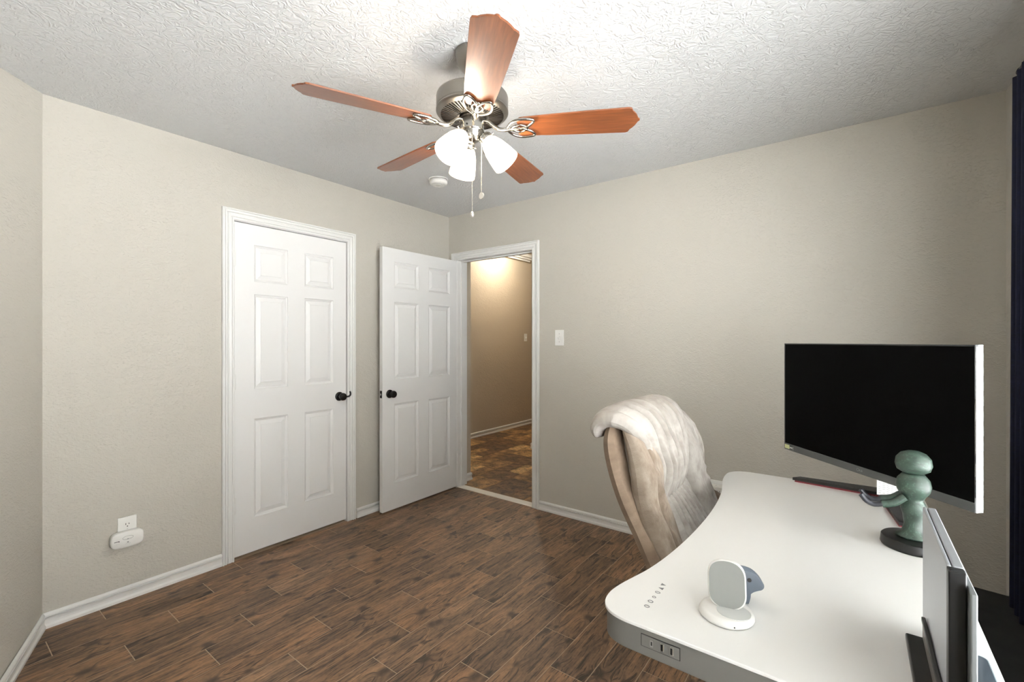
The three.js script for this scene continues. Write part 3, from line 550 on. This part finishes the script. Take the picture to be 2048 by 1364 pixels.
// ------------------------------------------------------------------ main monitor
{
  const m = tag(group('monitor', [2.9655, 0.78, 1.1125]), 'large black flat monitor standing on the white desk', 'monitor');
  m.rotation.y = Math.atan2(-0.736, 0.678);                             // local +z faces the chair side, local +x runs to the near end
  const HW = 0.3445, Y0 = 0.104, Y1 = 0.524;
  mesh('back_shell', [rb(-HW + 0.002, HW - 0.002, Y0 + 0.002, Y1 - 0.002, -0.02, -0.004, 0.003), rb(-0.2, 0.2, Y0 + 0.06, Y1 - 0.05, -0.045, -0.018, 0.01)], std('#202123', 0.5), m);
  mesh('screen', bx(-HW + 0.004, HW - 0.004, Y0 + 0.024, Y1 - 0.004, -0.005, -0.001), phys('#010101', 0.45, { specularIntensity: 0.12 }), m).userData.label = 'black switched-off screen';
  mesh('bezel', [bx(-HW, HW, Y1 - 0.004, Y1, -0.006, 0), bx(-HW, -HW + 0.004, Y0, Y1 - 0.004, -0.006, 0)], std('#2a2b2c', 0.4), m);
  mesh('chin', [bx(-HW + 0.004, HW - 0.004, Y0, Y0 + 0.024, -0.008, 0.001)], std('#4d4f4e', 0.4), m).userData.label = 'dark grey lower bezel';
  mesh('side_trim', [rb(HW - 0.004, HW, Y0, Y1, -0.02, 0.0005, 0.0008)], std('#b9bdc0', 0.05, { metalness: 1 }), m).userData.label = 'mirror-bright silver edge';
  // badge at the left end of the chin, small emblem in its middle
  const bd = group('badge', [-HW + 0.004, Y0 + 0.012, 0.0012], m);
  mesh('sticker', bx(0.0, 0.026, -0.0075, 0.0075, -0.0005, 0.0002), std('#c9cf9a', 0.5), bd); mesh('print', [bx(0.028, 0.042, -0.003, 0.0015, -0.0005, 0.0002)], std('#d9dad6', 0.5), bd); mesh('border', [bx(0.045, 0.0462, -0.008, 0.006, -0.0005, 0.0002)], std('#b9bab6', 0.5), bd);
  const lg = group('emblem', [0.0, Y0 + 0.012, 0.0012], m), em = std('#8d8f8f', 0.4);
  mesh('ring_mark', new THREE.TorusGeometry(0.0042, 0.0006, 6, 28), em, lg);
  mesh('letter_mark', [bx(0.007, 0.008, -0.003, 0.003, -0.0003, 0.0003), bx(0.007, 0.0105, -0.003, -0.0022, -0.0003, 0.0003), bx(0.0122, 0.013, -0.003, 0.003, -0.0003, 0.0003), bx(0.0122, 0.0165, 0.0022, 0.003, -0.0003, 0.0003), bx(0.0122, 0.0165, -0.003, -0.0022, -0.0003, 0.0003), bx(0.0157, 0.0165, -0.003, 0.0004, -0.0003, 0.0003), bx(0.0145, 0.0165, -0.0003, 0.0005, -0.0003, 0.0003)], em, lg);
  // stand: two spread legs, neck
  const toLocal = (x, z) => { const dx = x - 2.9655, dz = z - 1.1125; return [dx * 0.678 + dz * 0.736, dx * -0.736 + dz * 0.678]; };
  const leg = (list, y0, y1, mat, n) => { const s = flatShape(list.map(([x, z]) => { const [a, b] = toLocal(x, z); return [a, -b]; })); const g = new THREE.ExtrudeGeometry(s, { depth: y1 - y0, bevelEnabled: false }).rotateX(-Math.PI / 2).translate(0, y0, 0); return mesh(n, g, mat, m); };
  const red = std('#6d1420', 0.45), blk = std('#0f0e0e', 0.6);
  const L1 = [[2.768, 0.946], [2.790, 0.918], [3.035, 0.905], [3.075, 0.935], [3.03, 0.972]], L2 = [[3.018, 0.965], [3.075, 0.93], [3.090, 0.99], [3.078, 1.258], [3.058, 1.262]];
  const inset = (l, k) => { const cx = l.reduce((s, p) => s + p[0], 0) / l.length, cz = l.reduce((s, p) => s + p[1], 0) / l.length; return l.map(([x, z]) => [cx + (x - cx) * k, cz + (z - cz) * k]); };
  leg(L1, 0.006, 0.016, blk, 'stand_leg'); leg(L2, 0.006, 0.016, blk, 'stand_leg');
  leg(inset(L1, 0.96), 0.0, 0.006, red, 'leg_underside').userData.label = 'dark red underside of the stand leg'; leg(inset(L2, 0.96), 0, 0.006, red, 'leg_underside');
  const [nx, nz] = toLocal(3.055, 0.955);
  mesh('neck', [tube([V3(nx, 0.005, nz), V3(nx * 0.9, 0.12, nz * 0.98), V3(nx * 0.5, 0.24, nz * 0.8), V3(0, 0.30, -0.06), V3(0, 0.31, -0.03)], 0.02, 30, 14)], std('#1c1c1d', 0.45), m);
}
{ // small printed card against the stand
  const c = tag(group('printed_card', [3.052, 0.7965, 1.005]), 'small white printed card leaning at the monitor stand', 'card'); c.rotation.y = -0.06;
  const cv = document.createElement('canvas'); cv.width = 256; cv.height = 256; const x = cv.getContext('2d'); x.fillStyle = '#f2f2ef'; x.fillRect(0, 0, 256, 256); x.fillStyle = '#c8c9c7'; x.fillRect(0, 0, 256, 30);
  x.fillStyle = '#b9bab9'; for (let r = 0; r < 8; r++) for (let k = 0; k < 6; k++) if (hash(r, k, 3) > 0.22) x.fillRect(16 + k * 38, 48 + r * 25, 14 + 16 * hash(r, k, 4), 5);
  const t = new THREE.CanvasTexture(cv); t.colorSpace = THREE.SRGBColorSpace;
  mesh('sheet', bx(-0.036, 0.036, 0, 0.066, -0.0006, 0.0006).rotateX(-0.1), std('#ffffff', 0.6, { map: t }), c);
}
// ------------------------------------------------------------------ green holder on a round black base (plain stand-in)
{
  const s = tag(group('device_holder', [3.078, 0.78, 1.402]), 'plain green device holder on a round black base', 'device holder');
  mesh('base', lathe([[0, 0.0], [0.066, 0.0], [0.068, 0.004], [0.066, 0.022], [0.063, 0.025], [0, 0.025]], 56), M.black, s);
  const gt = texture(128, 128, (u, v, c) => { const t = 0.7 + 0.6 * fbm(u * 8, v * 8, 8, 8, 600, 4), w = fbm(u * 30, v * 30, 30, 30, 610, 2) > 0.7 ? 1.25 : 1; c[0] = 46 * t * w; c[1] = 62 * t * w; c[2] = 53 * t * w; return c; }, true);
  const green = std('#ffffff', 0.42, { map: per(gt, 2), metalness: 0.1 }), dk = std('#2b2d33', 0.45);
  mesh('post', lathe([[0, 0.025], [0.036, 0.025], [0.036, 0.031], [0.024, 0.040], [0.019, 0.06], [0.022, 0.085], [0.027, 0.10], [0.024, 0.115], [0.019, 0.122], [0.024, 0.132], [0.033, 0.146], [0.036, 0.160], [0.033, 0.176], [0.024, 0.188], [0.018, 0.194], [0, 0.194]], 32).scale(1.0, 1, 0.85), green, s);
  mesh('cap', lathe([[0, 0.192], [0.020, 0.192], [0.031, 0.200], [0.035, 0.214], [0.033, 0.230], [0.024, 0.243], [0.012, 0.249], [0, 0.250]], 32).scale(1.08, 1, 0.9), green, s);
  for (const z of [-0.020, 0.020]) {
    const a = group('prong', [0, 0, 0], s);
    mesh('arm', tube([V3(-0.018, 0.132, z), V3(-0.042, 0.112, z * 1.2), V3(-0.064, 0.106, z * 1.25)], 0.0095, 20, 10), green, a);
    mesh('tip', tube([V3(-0.062, 0.106, z * 1.25), V3(-0.082, 0.101, z * 1.25), V3(-0.097, 0.108, z * 1.25), V3(-0.108, 0.122, z * 1.2)], 0.0062, 20, 10), dk, a);
  }
}
// ------------------------------------------------------------------ charger and small holder
{
  const s = tag(group('charging_stand', [2.757, 0.78, 2.01]), 'white wireless charging stand with upright oval grey pad on the desk', 'charger'); s.rotation.y = 0.32;
  const wht = std('#e6e5e1', 0.4), gry = 0;
  mesh('base', lathe([[0, 0], [0.047, 0], [0.0495, 0.003], [0.0495, 0.006], [0.046, 0.0125], [0.038, 0.014], [0, 0.014]], 56), wht, s);
  const inlay = mesh('base_pad', new THREE.CylinderGeometry(0.030, 0.030, 0.0012, 40).scale(1, 1, 0.9).translate(0.012, 0.0142, 0.010), std('#c9cbc8', 0.5), s); inlay.userData.label = 'pale grey charging inlay';
  const pad = group('phone_pad', [0.002, 0.0105, 0.0], s); pad.rotation.set(-0.2, -0.12, 0.0);
  const sh = new THREE.Shape(), a = 0.0345, b = 0.0455, q = 0.031; sh.moveTo(-a, q); sh.bezierCurveTo(-a, 0.010, -0.021, 0, 0, 0); sh.bezierCurveTo(0.021, 0, a, 0.010, a, q); sh.lineTo(a, 2 * b - q); sh.bezierCurveTo(a, 2 * b - 0.010, 0.021, 2 * b, 0, 2 * b); sh.bezierCurveTo(-0.021, 2 * b, -a, 2 * b - 0.010, -a, 2 * b - q); sh.closePath();
  mesh('rim', toCreasedNormals(new THREE.ExtrudeGeometry(sh, { depth: 0.006, bevelEnabled: true, bevelSize: 0.003, bevelThickness: 0.003, bevelOffset: -0.003, bevelSegments: 4 }).translate(0, 0, -0.009), 0.7), wht, pad);
  mesh('face', new THREE.ExtrudeGeometry(sh, { depth: 0.0012, bevelEnabled: false }).translate(0, -b, 0).scale(0.92, 0.94, 1).translate(0, b, 0), std('#868784', 0.6), pad);
  mesh('stem', tube([V3(0.0, 0.010, -0.010), V3(0.0, 0.028, -0.022), V3(0.0, 0.045, -0.020)], 0.007, 20, 10), wht, s);
  mesh('indicator_light', new THREE.SphereGeometry(0.0013, 10, 8).translate(0.0085, 0.006, 0.0488), M.slot, s);
}
{
  const s = tag(group('curved_holder', [2.776, 0.78, 1.935]), 'small blue-grey curved plastic holder behind the charging stand', 'holder');
  s.rotation.y = 0.4;
  const m = std('#5f6873', 0.5), prof = [[-0.016, 0], [0.012, 0], [0.013, 0.012], [0.010, 0.022], [0.022, 0.030], [0.034, 0.040], [0.038, 0.050], [0.034, 0.064], [0.022, 0.076], [0.004, 0.083], [-0.016, 0.085]];
  const sh = new THREE.Shape(); sh.moveTo(-0.018, 0); sh.lineTo(0.006, 0); sh.quadraticCurveTo(0.010, 0.012, 0.010, 0.020); sh.quadraticCurveTo(0.014, 0.026, 0.028, 0.030); sh.quadraticCurveTo(0.036, 0.034, 0.034, 0.042); sh.quadraticCurveTo(0.028, 0.056, 0.014, 0.064); sh.quadraticCurveTo(0.0, 0.070, -0.018, 0.068); sh.quadraticCurveTo(-0.022, 0.03, -0.018, 0);
  mesh('body', toCreasedNormals(new THREE.ExtrudeGeometry(sh, { depth: 0.016, bevelEnabled: true, bevelSize: 0.004, bevelThickness: 0.005, bevelOffset: -0.004, bevelSegments: 4, curveSegments: 12 }).translate(0, 0, -0.008), 0.8), m, s);
  mesh('socket', new THREE.CylinderGeometry(0.004, 0.004, 0.001, 20).rotateX(Math.PI / 2).translate(0.006, 0.050, 0.0132), M.slot, s);
}
// ------------------------------------------------------------------ upright laptop in its stand, phone
{
  const s = tag(group('laptop_stand', [3.055, 0.78, 2.01]), 'black vertical laptop stand near the window edge of the desk', 'laptop stand');
  const m = std('#1a1817', 0.4);
  mesh('base', rb(-0.026, 0.034, 0, 0.012, -0.118, 0.112, 0.003), m, s);
  mesh('bracket', [rb(-0.003, 0.0005, 0.010, 0.046, -0.118, 0.112, 0.0012)], std('#8d8884', 0.4, { metalness: 0.6 }), s).userData.label = 'grey inner bracket plate';
  mesh('bracket_edge', [rb(-0.0045, 0.001, 0.040, 0.048, -0.118, 0.112, 0.0015)], m, s);
  mesh('bracket', [rb(0.0285, 0.032, 0.010, 0.046, -0.118, 0.112, 0.0012)], m, s);
  const l = tag(group('laptop', [3.0665, 0.793, 1.98]), 'closed silver laptop standing upright in the black stand', 'laptop');
  const sil = std('#b9bdc3', 0.38, { metalness: 0.55 });
  mesh('lid', rb(-0.0095, -0.0045, 0, 0.215, -0.14, 0.134, 0.0022), sil, l);
  mesh('body', rb(-0.0030, 0.0085, 0, 0.215, -0.14, 0.134, 0.0022), sil, l);
  mesh('hinge_spine', rb(-0.0095, 0.0085, 0.0, 0.2135, 0.132, 0.150, 0.002), std('#0b0b0c', 0.4), l).userData.label = 'black hinge spine';
  mesh('seam', bx(-0.0046, -0.0028, 0.003, 0.212, -0.137, 0.134), M.slot, l);
  const rear = tag(group('tablet', [3.0785, 0.793, 1.99]), 'slim grey tablet upright behind the silver laptop', 'tablet');
  mesh('case', rb(-0.003, 0.004, 0, 0.196, -0.14, 0.158, 0.002), std('#7c8081', 0.45, { metalness: 0.3 }), rear);
}
{
  const p = tag(group('smartphone', [3.112, 0.78, 1.968]), 'slate grey smartphone lying flat on the desk beside the laptop stand', 'smartphone');
  const sh = new THREE.Shape(), w = 0.0205, h = 0.078, r = 0.012; sh.moveTo(-w + r, -h); sh.lineTo(w - r, -h); sh.quadraticCurveTo(w, -h, w, -h + r); sh.lineTo(w, h - r); sh.quadraticCurveTo(w, h, w - r, h); sh.lineTo(-w + r, h); sh.quadraticCurveTo(-w, h, -w, h - r); sh.lineTo(-w, -h + r); sh.quadraticCurveTo(-w, -h, -w + r, -h);
  mesh('body', new THREE.ExtrudeGeometry(sh, { depth: 0.0075, bevelEnabled: false }).rotateX(-Math.PI / 2), std('#9fb0b8', 0.3, { metalness: 0.4 }), p);
  mesh('glass', new THREE.ExtrudeGeometry(sh, { depth: 0.0006, bevelEnabled: false }).rotateX(-Math.PI / 2).scale(0.93, 1, 0.97).translate(0, 0.0075, 0), phys('#3a444d', 0.35, { clearcoat: 0.2 }), p);
}
// ------------------------------------------------------------------ office chair
{
  const ch = tag(group('office_chair', [2.30, 0, 1.32]), 'overstuffed taupe suede office chair pulled up to the desk', 'office chair');
  ch.rotation.y = 0;                                  // local +x faces the desk, local +z the near side
  const st = (s, lo, hi) => texture(256, 256, (u, v, c) => { const a = fbm(u * 9, v * 9, 9, 9, s, 4), b = fbm(u * 40, v * 40, 40, 40, s + 9, 2), t = Math.max(0, Math.min(1, 0.5 + 1.5 * (a - 0.5) + 0.35 * (b - 0.5))); for (let i = 0; i < 3; i++) c[i] = lo[i] + (hi[i] - lo[i]) * t; return c; }, true);
  const nap = texture(256, 256, (u, v) => fbm(u * 60, v * 60, 60, 60, 720, 3));
  const suede = phys('#ffffff', 0.9, { map: st(700, [150, 143, 135], [180, 175, 168]), bumpMap: per(nap, 4), bumpScale: 0.0006, sheen: 0.5, sheenRoughness: 0.5, sheenColor: new THREE.Color('#d8cfc6') });
  const brown = phys('#ffffff', 0.9, { map: st(740, [112, 94, 78], [146, 128, 110]), bumpMap: per(nap, 4), bumpScale: 0.0006, sheen: 0.4, sheenRoughness: 0.5, sheenColor: new THREE.Color('#c9b8a6') });
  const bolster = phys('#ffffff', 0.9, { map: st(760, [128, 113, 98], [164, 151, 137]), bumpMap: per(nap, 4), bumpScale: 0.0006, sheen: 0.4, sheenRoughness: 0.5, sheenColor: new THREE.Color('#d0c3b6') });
  const outer = (y) => { const d = 1.0 - y; return -0.022 + (d > 0 ? 0.22 * d + 0.6 * d * d : 0.1 * -d); };
  // cushion: centre line in the side plane, width along z, puffed front and back
  function cushion(name, line, width, T0, T1, fold, mat, o = {}) {
    const c = new THREE.CatmullRomCurve3(line.map(([x, y]) => V3(x, y, 0)), false, 'centripetal'), nu = o.nu ?? 72, nv = o.nv ?? 72, e = o.e ?? 5, zc = o.z ?? 0;
    const pt = (front) => (u, v) => {
      const s = 2 * u - 1, w = 2 * v - 1, p = c.getPointAt(v), t = c.getTangentAt(v), n = V3(t.y, -t.x, 0).multiplyScalar(o.flip ? -1 : 1);
      const round = Math.pow(Math.max(0, 1 - Math.pow(Math.abs(w), o.ew ?? 6)), 1 / (o.ew ?? 6)), W = width(v) * (0.72 + 0.28 * round);
      const prof = Math.pow(Math.max(0, 1 - Math.pow(Math.abs(s), e)), 1 / 2.2) * Math.pow(Math.max(0, 1 - Math.pow(Math.abs(w), e)), 1 / 2.2);
      const k = front ? T0 * prof + fold(s, v) * prof : -T1 * prof;
      return p.clone().addScaledVector(n, k).add(V3(0, 0, zc + s * W / 2));
    };
    const g = join([grid(nu, nv, pt(true), true), grid(nu, nv, pt(false), false)]);
    const uv = g.attributes.uv; for (let i = 0; i < uv.count; i++) uv.setXY(i, uv.getX(i) * 1.2, uv.getY(i) * 1.4);
    return mesh(name, g, mat, ch);
  }
  const crease = (x, s) => Math.exp(-(x * x) / (s * s));
  const lineAt = (off, y0, y1, n = 8) => Array.from({ length: n + 1 }, (_, i) => { const y = y0 + (y1 - y0) * i / n; return [outer(y) + off, y]; });
  // rear shell, stitched outer panel
  cushion('back_shell', [[0.014, 1.046], [0.010, 0.98], [0.026, 0.90], [0.062, 0.80], [0.115, 0.70], [0.165, 0.60], [0.22, 0.50], [0.26, 0.43]], () => 0.545, 0.034, 0.036, (s, v) => -0.006 * crease(s - 0.7, 0.05) + 0.004 * Math.sin(v * 26 + s * 4) * crease(Math.abs(s) - 0.95, 0.3), brown, { e: 9, flip: true });
  // middle back panel and the two forward-standing side bolsters with gathered seams
  cushion('back_pillow', [[0.04, 1.00], [0.055, 0.93], [0.08, 0.84], [0.12, 0.74], [0.175, 0.64], [0.235, 0.55]], () => 0.44, 0.05, 0.04, (s, v) => 0.003 * Math.sin(v * 30 + 3 * s), suede, { e: 4, flip: true });
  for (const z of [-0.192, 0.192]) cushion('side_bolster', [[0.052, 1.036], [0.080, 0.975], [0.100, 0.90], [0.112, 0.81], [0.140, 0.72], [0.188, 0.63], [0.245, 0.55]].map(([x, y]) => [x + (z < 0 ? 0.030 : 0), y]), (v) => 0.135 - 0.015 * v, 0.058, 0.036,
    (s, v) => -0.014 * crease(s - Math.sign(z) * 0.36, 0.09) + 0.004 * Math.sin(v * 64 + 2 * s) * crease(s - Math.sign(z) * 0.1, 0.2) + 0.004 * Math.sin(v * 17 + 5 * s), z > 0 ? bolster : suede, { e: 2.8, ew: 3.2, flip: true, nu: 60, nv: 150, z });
  // headrest pillow draped over the top
  const folds = [[-0.70, 0.10, 0.045, 0.02], [-0.42, 0.16, 0.05, 0.028], [-0.14, 0.22, 0.045, 0.03], [0.12, 0.28, 0.045, 0.032], [0.40, 0.34, 0.045, 0.034], [0.66, 0.24, 0.045, 0.032], [0.87, 0.05, 0.035, 0.016]];
  cushion('headrest_pillow', [[-0.036, 0.985], [-0.034, 1.022], [-0.012, 1.046], [0.035, 1.052], [0.080, 1.026], [0.104, 0.96], [0.112, 0.88], [0.112, 0.80], [0.104, 0.755]], (v) => 0.53 - 0.215 * Math.min(1, Math.max(0, v - 0.26) / 0.42), 0.050, 0.034,
    (s, v) => { let d = 0; const on = Math.min(1, Math.max(0, v - 0.08) * 3) * Math.min(1, Math.max(0, 1 - v) * 4); for (const [c0, sl, w, a] of folds) d -= a * crease(s - c0 - sl * (v - 0.55), w) * on; d += 0.018 * crease(v - 0.72, 0.18) * (1 - s * s); d += 0.003 * Math.sin(s * 31 + v * 12) * on; return d; }, suede, { e: 5, ew: 5, flip: true, nu: 200, nv: 100, z: 0.024 });
  // pleated lumbar pillow
  cushion('lumbar_pillow', [[0.105, 0.80], [0.138, 0.74], [0.188, 0.66], [0.248, 0.58], [0.285, 0.53]], (v) => 0.27 + 0.06 * v, 0.055, 0.03,
    (s, v) => { let d = 0; for (const c0 of [-0.7, -0.42, -0.16, 0.1, 0.36, 0.62, 0.84]) d -= 0.018 * crease(s - c0 * (0.72 + 0.3 * v), 0.035); return d; }, suede, { e: 3.2, flip: true, nu: 160 });
  // arms
  for (const z of [-0.29, 0.285]) {
    const a = group('armrest', [0, 0, z], ch);
    const g = new RoundedBoxGeometry(0.32, 0.085, 0.085, 6, 0.036).rotateZ(z < 0 ? -0.45 : -0.1).translate(z < 0 ? 0.255 : 0.36, z < 0 ? 0.645 : 0.56, 0);
    mesh('pad', g, brown, a);
    mesh('post', tube([V3(z < 0 ? 0.31 : 0.36, z < 0 ? 0.61 : 0.53, 0), V3(0.34, 0.50, 0.0), V3(0.33, 0.42, -Math.sign(z) * 0.06)], 0.016, 20, 10), M.black, a);
  }
  // seat, column and five-star foot (mostly under the desk)
  mesh('seat', new RoundedBoxGeometry(0.50, 0.13, 0.50, 8, 0.055).translate(0.45, 0.46, 0), suede, ch);
  mesh('column', [cyl(0.025, 0.025, 0.2, 20).translate(0.42, 0.30, 0), cyl(0.035, 0.035, 0.14, 20).translate(0.42, 0.17, 0)], M.black, ch);
  for (let k = 0; k < 5; k++) {
    const a = k * Math.PI * 2 / 5 + 0.3, x = 0.42 + 0.29 * Math.cos(a), z = 0.29 * Math.sin(a);
    mesh('foot_spoke', tube([V3(0.42, 0.125, 0), V3(0.42 + 0.15 * Math.cos(a), 0.11, 0.15 * Math.sin(a)), V3(x, 0.075, z)], 0.019, 16, 10), M.black, ch);
    mesh('caster', [cyl(0.026, 0.026, 0.018, 20).rotateX(Math.PI / 2).translate(0, 0.026, -0.012), cyl(0.026, 0.026, 0.018, 20).rotateX(Math.PI / 2).translate(0, 0.026, 0.012), cyl(0.007, 0.007, 0.045, 10).translate(0, 0.055, 0)].map((g) => g.rotateY(-a).translate(x, 0, z)), M.black, ch);
  }
}

renderer.render(scene, camera);
